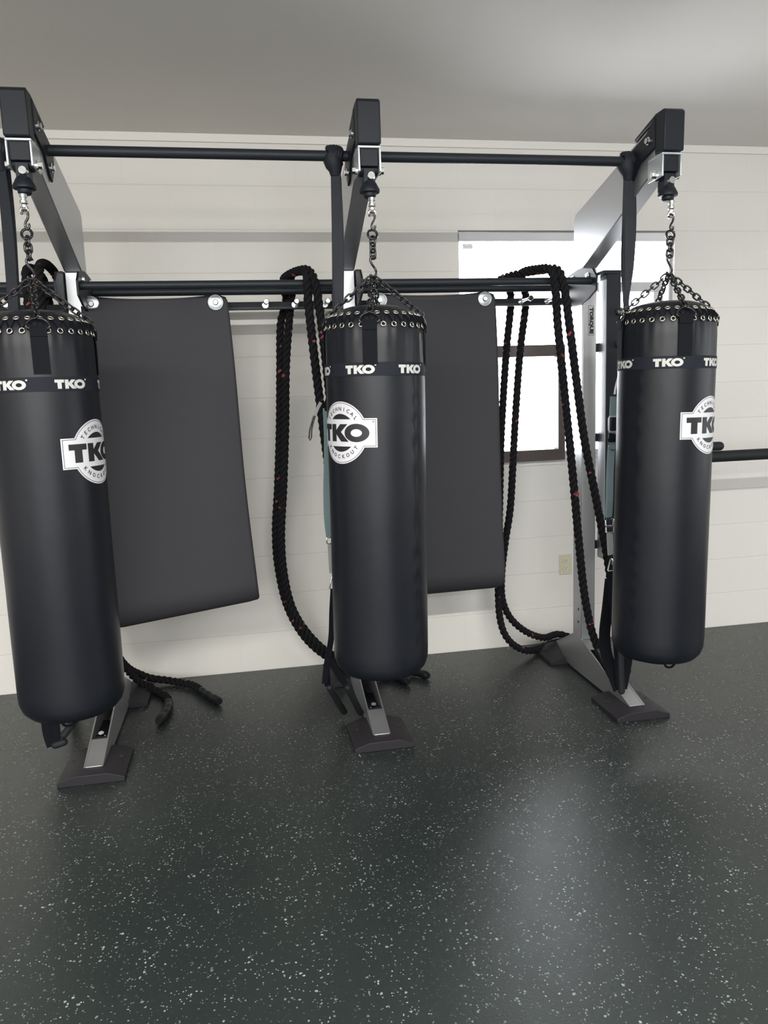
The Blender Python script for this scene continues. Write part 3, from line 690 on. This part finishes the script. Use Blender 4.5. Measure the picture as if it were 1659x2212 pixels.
# rope between the left mat and the middle bag
make_rope('thick black rope with red flecks looped between the left mat and the middle bag',
 [(.663, 3.63, .028), (.56, 3.70, .024), (.44, 3.72, .045), (.38, 3.60, .16), (.41, 3.30, .60), (.375, 3.20, .946), (.362, 3.21, 1.333), (.352, 3.22, 1.524), (.344, 3.23, 1.657), (.334, 3.24, 1.788), (.322, 3.25, 1.885), (.30, 3.30, 1.938), (.262, 3.40, 1.950), (.225, 3.52, 1.948), (.215, 3.615, 1.935), (.225, 3.645, 1.85), (.196, 3.67, 1.757), (.182, 3.68, 1.547), (.166, 3.69, 1.288), (.142, 3.70, 1.001), (.119, 3.71, .774), (.123, 3.72, .588), (.156, 3.73, .395), (.229, 3.74, .235), (.330, 3.75, .120), (.45, 3.77, .045), (.62, 3.84, .024), (.76, 3.86, .022), (.72, 3.80, .022),
  (0.566, 3.788, .05), (0.436, 3.738, .085), (0.331, 3.688, .165), (0.241, 3.678, .275), (0.176, 3.668, .41), (0.146, 3.658, .588), (0.144, 3.648, .774), (0.166, 3.638, 1.001), (0.190, 3.628, 1.288), (0.206, 3.618, 1.547), (0.231, 3.618, 1.757), (0.248, 3.613, 1.87), (0.241, 3.558, 1.928), (0.248, 3.458, 1.952), (.285, 3.36, 1.945), (.293, 3.265, 1.912), (.290, 3.245, 1.83), (.296, 3.24, 1.700), (.305, 3.23, 1.560), (.318, 3.22, 1.380), (.333, 3.20, 1.181), (.353, 3.19, .946), (.40, 3.30, .45), (.50, 3.55, .13), (.66, 3.70, .024), (.76, 3.655, .024)],
 [[(.655, 3.637, .026), (.69, 3.57, .023), (.715, 3.52, .022)], [(.755, 3.658, .024), (.80, 3.62, .022), (.83, 3.575, .022)]])
# rope behind the leftmost bag
make_rope('thick black rope behind the leftmost bag, its two gripped ends lying on the floor',
 [(-.275, 3.665, .024), (-.34, 3.78, .022), (-.45, 3.86, .024), (-.57, 3.86, .06), (-.66, 3.76, .19), (-.74, 3.68, .50), (-.79, 3.66, 1.2), (-.80, 3.64, 1.80), (-.800, 3.59, 1.932), (-.80, 3.45, 1.965), (-.795, 3.30, 1.945), (-.79, 3.25, 1.86), (-.79, 3.24, 1.6), (-.80, 3.22, 1.0), (-.80, 3.25, .45), (-.82, 3.40, .10), (-.85, 3.55, .03), (-.88, 3.66, .03), (-.87, 3.70, .12),
  (-.84, 3.66, .5), (-.755, 3.66, 1.2), (-.745, 3.64, 1.80), (-.745, 3.59, 1.945), (-.748, 3.45, 1.985), (-.748, 3.30, 1.960), (-.745, 3.25, 1.86), (-.74, 3.24, 1.6), (-.735, 3.30, 1.0), (-.70, 3.55, .45), (-.655, 3.72, .20), (-.60, 3.80, .07), (-.53, 3.77, .026), (-.475, 3.70, .022), (-.437, 3.62, .022), (-.428, 3.56, .022)],
 [[(-.282, 3.675, .024), (-.245, 3.61, .022), (-.19, 3.515, .022)], [(-.428, 3.57, .023), (-.425, 3.48, .022), (-.452, 3.35, .022)]])

# ---------------------------------------------------------------- resistance bands looped on the pull-up bar
def make_band(label, x, zl, wid, xl):
    t = thing('resistance_band', label, 'resistance band', (x, 2.965, zl), 'black loop bands hitched on the pull-up bar'); O = Vector(t.location)
    for k, (dy, dx) in enumerate(((-.010, 0), (.012, .004))):
        bm = bmesh.new(); pts = []; ws = []
        n = 16
        for i in range(n + 1):
            v = i / n; z = 2.262 + (zl - 2.262) * v
            pts.append((x + dx + (xl - x) * v + .004 * math.sin(5 * v + k), 2.965 + dy * (1 - v * .8), z)); ws.append(wid * (.78 + .30 * math.sin(PI * min(1, v * 1.15)) ** .8) * (1 if v < .72 else 1 - (v - .72) * 1.9))
        bm2 = [Vector(p) - O for p in pts]
        ribbon(bm, bm2, ws, (1, .55 if k else -.25, 0), .0075)
        obj('band_strand', bm, M['band_rubber'], t, bevel=.002)
    bm = bmesh.new()
    # girth hitch: the band wrapped round the bar, bunched on both sides of a throat
    for dx, rr in ((-.020, .026), (-.010, .028), (.0, .029), (.010, .028), (.018, .026)):
        pts = [Vector((x + dx + .004 * math.sin(q), 2.965 + rr * math.cos(2 * PI * q / 18), 2.290 + rr * math.sin(2 * PI * q / 18))) - O for q in range(18)]
        tube(bm, pts, .0105, 8, closed=True)
    tube(bm, [Vector((x - .006, 2.963, 2.288)) - O, Vector((x - .006, 2.963, 2.272)) - O, Vector((x - .004, 2.96, 2.254)) - O, Vector((x, 2.962, 2.238)) - O, Vector((x, 2.963, 2.218)) - O], [.036, .037, .032, .024, .018], 16)
    obj('hitch', bm, M['band_rubber'], t, smooth=True, angle=60)
make_band('black rubber band on the pull-up bar left of the middle boom', .388, 1.50, .042, .372)
make_band('black rubber band on the pull-up bar left of the window-end boom', 1.552, 1.72, .052, 1.553)
make_band('black rubber band on the pull-up bar left of the leftmost boom', -.763, 1.50, .038, -.775)

# ---------------------------------------------------------------- suspension trainers
def rect_ring(bm, c, w_, h_, r, ax=(1, 0, 0), up_=(0, 0, 1)):
    c = Vector(c); ax = Vector(ax).normalized(); up_ = Vector(up_)
    pts = []
    for sx, sz in ((-1, -1), (1, -1), (1, 1), (-1, 1)): pts.append(c + ax * sx * w_ / 2 + up_ * sz * h_ / 2)
    P2 = []
    for i in range(4):
        a, b = pts[i], pts[(i + 1) % 4]
        for q in (.12, .5, .88): P2.append(a.lerp(b, q))
    tube(bm, P2, r, 8, closed=True)
def tri_ring(bm, c, w_, h_, r):
    c = Vector(c); tube(bm, [c + Vector(p) for p in ((0, 0, h_ / 2), (w_ * .12, 0, h_ * .42), (w_ * .45, 0, -h_ * .42), (w_ * .4, 0, -h_ / 2), (-w_ * .4, 0, -h_ / 2), (-w_ * .45, 0, -h_ * .42), (-w_ * .12, 0, h_ * .42))], r, 8, closed=True)
def trainer(label, o, top_pt, strap, sw, buckle, lab, tri, web, cradle, handles, extra=None):
    t = thing('suspension_trainer', label, 'suspension trainer', o, 'strap trainers hung from the loop bands'); O = Vector(o)
    def L(p): return Vector(p) - O
    bm = bmesh.new(); ribbon(bm, [L(p) for p in top_pt], .022, (1, .3, 0), .005); obj('anchor_strap', bm, M['webbing'], t)
    bm = bmesh.new(); ribbon(bm, [L(p) for p in spline(strap, .03)], sw, (1, .35, 0), .005)
    ribbon(bm, [L(p) + Vector((.003, .012, 0)) for p in spline(strap, .03)], sw * .9, (1, -.2, 0), .004); obj('strap', bm, M['teal_web'], t)
    for b in buckle:
        bm = bmesh.new(); rect_ring(bm, L(b), .036, .026 if len(buckle) == 1 else .030, .003); obj('buckle', bm, M['chrome'], t, smooth=True)
    bm = bmesh.new(); ribbon(bm, [L(p) for p in lab], .030, (1, .3, 0), .006); obj('label_strap', bm, M['grey_web'], t)
    bm = bmesh.new(); tri_ring(bm, L(tri), .034, .055, .003); obj('triangle_ring', bm, M['chrome'], t, smooth=True)
    bm = bmesh.new(); ribbon(bm, [L(p) for p in spline(web, .02)], .024, (1, .2, 0), .004); obj('handle_strap', bm, M['webbing'], t)
    for c in cradle:
        bm = bmesh.new(); ribbon(bm, [L(p) for p in spline(c[0], .02)], c[1], (1, .25, 0), .008); obj('foot_cradle', bm, M['webbing'], t)
    for a, b in handles:
        bm = bmesh.new(); rod(bm, L(a), L(b), .0145, 16); obj('handle', bm, M['black_rubber'], t, smooth=True)
    if extra: extra(t, L)
    return t
def carab(t, L):
    bm = bmesh.new(); ribbon(bm, [L(p) for p in ((.296, 2.98, 1.395), (.283, 2.97, 1.375), (.268, 2.96, 1.345), (.262, 2.96, 1.33))], .012, (1, .2, 0), .003); obj('stow_strap', bm, M['grey_web'], t)
    bm = bmesh.new(); tube(bm, [L((x_, 2.955, z_)) for x_, z_ in ((.268, 1.345), (.264, 1.345), (.247, 1.295), (.242, 1.262), (.246, 1.252), (.251, 1.262), (.254, 1.295))], .0028, 8, closed=True); obj('carabiner', bm, M['chain'], t, smooth=True)
trainer('grey-teal strap trainer hanging at the left side of the middle bag', (.31, 2.98, 0.02),
 [(.372, 2.968, 1.51), (.35, 2.972, 1.46), (.322, 2.98, 1.395), (.318, 2.98, 1.36)],
 [(.316, 2.98, 1.372), (.314, 2.975, 1.233), (.303, 2.98, 1.052), (.300, 2.972, .942), (.306, 2.98, .868)], .027, [(.312, 2.98, .852)],
 [(.312, 2.98, .835), (.313, 2.98, .76), (.313, 2.98, .722)], (.312, 2.98, .682),
 [(.312, 2.98, .655), (.303, 2.98, .565), (.294, 2.985, .450), (.272, 3.0, .336), (.262, 3.02, .25)],
 [([(.272, 3.0, .34), (.272, 3.02, .28), (.277, 3.05, .23)], .026), ([(.285, 3.0, .36), (.32, 3.03, .28), (.352, 3.05, .225)], .026)],
 [((.281, 3.05, .225), (.363, 3.222, .026)), ((.358, 3.05, .217), (.431, 3.193, .026))], carab)
def cord(t, L):
    bm = bmesh.new(); tube(bm, [L(p) for p in spline([(1.553, 2.985, 1.545), (1.538, 2.98, 1.49), (1.521, 2.985, 1.42), (1.517, 2.99, 1.385)], .01)], .0045, 8); obj('cord', bm, M['white_pl'], t, smooth=True)
    bm = bmesh.new(); rect_ring(bm, L((1.506, 2.985, 1.262)), .032, .062, .004); obj('cam_buckle', bm, M['alu'], t, smooth=True)
    bm = bmesh.new(); box(bm, *(v for v in (-.014, .014, -.006, .004, -.028, .028))); bmesh.ops.translate(bm, verts=bm.verts, vec=L((1.506, 2.975, 1.263))); obj('buckle_pad', bm, M['black_steel'], t, bevel=.002)
    bm = bmesh.new(); tube(bm, [L(p) for p in spline([(1.482, 2.975, 1.205), (1.478, 2.965, 1.175), (1.495, 2.955, 1.155), (1.515, 2.96, 1.17), (1.522, 2.97, 1.205)], .008)], .0022, 6); obj('pull_loop', bm, M['chain'], t, smooth=True)
    bm = bmesh.new(); ribbon(bm, [L(p) for p in ((1.505, 2.975, 1.222), (1.502, 2.97, 1.205), (1.501, 2.975, 1.19))], .036, (1, .2, 0), .010); obj('strap_keeper', bm, M['webbing'], t)
trainer('grey-teal strap trainer with square cam buckle hanging at the left side of the window-end bag', (1.51, 3.0, 0.09),
 [(1.556, 2.968, 1.74), (1.558, 2.975, 1.65), (1.555, 2.985, 1.54)],
 [(1.522, 3.0, 1.375), (1.513, 2.995, 1.225), (1.507, 3.0, 1.060), (1.500, 2.99, .94), (1.501, 3.0, .868)], .033, [(1.505, 3.0, .845), (1.507, 3.0, .815)],
 [(1.506, 3.0, .80), (1.509, 3.0, .74), (1.512, 3.0, .705)], (1.514, 3.0, .66),
 [(1.514, 3.0, .63), (1.512, 3.0, .595), (1.508, 3.0, .50)],
 [([(1.512, 3.0, .60), (1.500, 3.0, .48), (1.487, 3.0, .36), (1.490, 2.99, .27), (1.518, 2.98, .18), (1.540, 2.97, .11)], .056), ([(1.516, 3.0, .60), (1.535, 2.99, .46), (1.562, 2.98, .33), (1.575, 2.97, .26), (1.562, 2.965, .18), (1.546, 2.96, .115)], .06), ([(1.514, 2.985, .60), (1.520, 2.975, .44), (1.530, 2.96, .28), (1.538, 2.955, .13)], .04)],
 [((1.535, 2.952, .30), (1.541, 2.945, .095))], cord)
trainer('strap trainer hanging behind the leftmost bag, only its black handles showing below', (-.78, 3.0, 0.1),
 [(-.775, 2.968, 1.51), (-.775, 2.98, 1.44), (-.775, 3.0, 1.38)],
 [(-.775, 3.0, 1.39), (-.775, 3.0, 1.1), (-.775, 3.0, .868)], .027, [(-.775, 3.0, .85)],
 [(-.775, 3.0, .835), (-.775, 3.0, .722)], (-.775, 3.0, .682),
 [(-.775, 3.0, .655), (-.785, 3.0, .50), (-.80, 3.0, .30)],
 [([(-.80, 3.0, .35), (-.815, 3.0, .25), (-.815, 3.0, .17), (-.805, 3.0, .115)], .042), ([(-.79, 3.0, .33), (-.785, 2.995, .22), (-.785, 2.99, .13)], .03)],
 [((-.69, 3.05, .235), (-.765, 2.98, .15)), ((-.805, 2.985, .12), (-.745, 2.985, .135))])
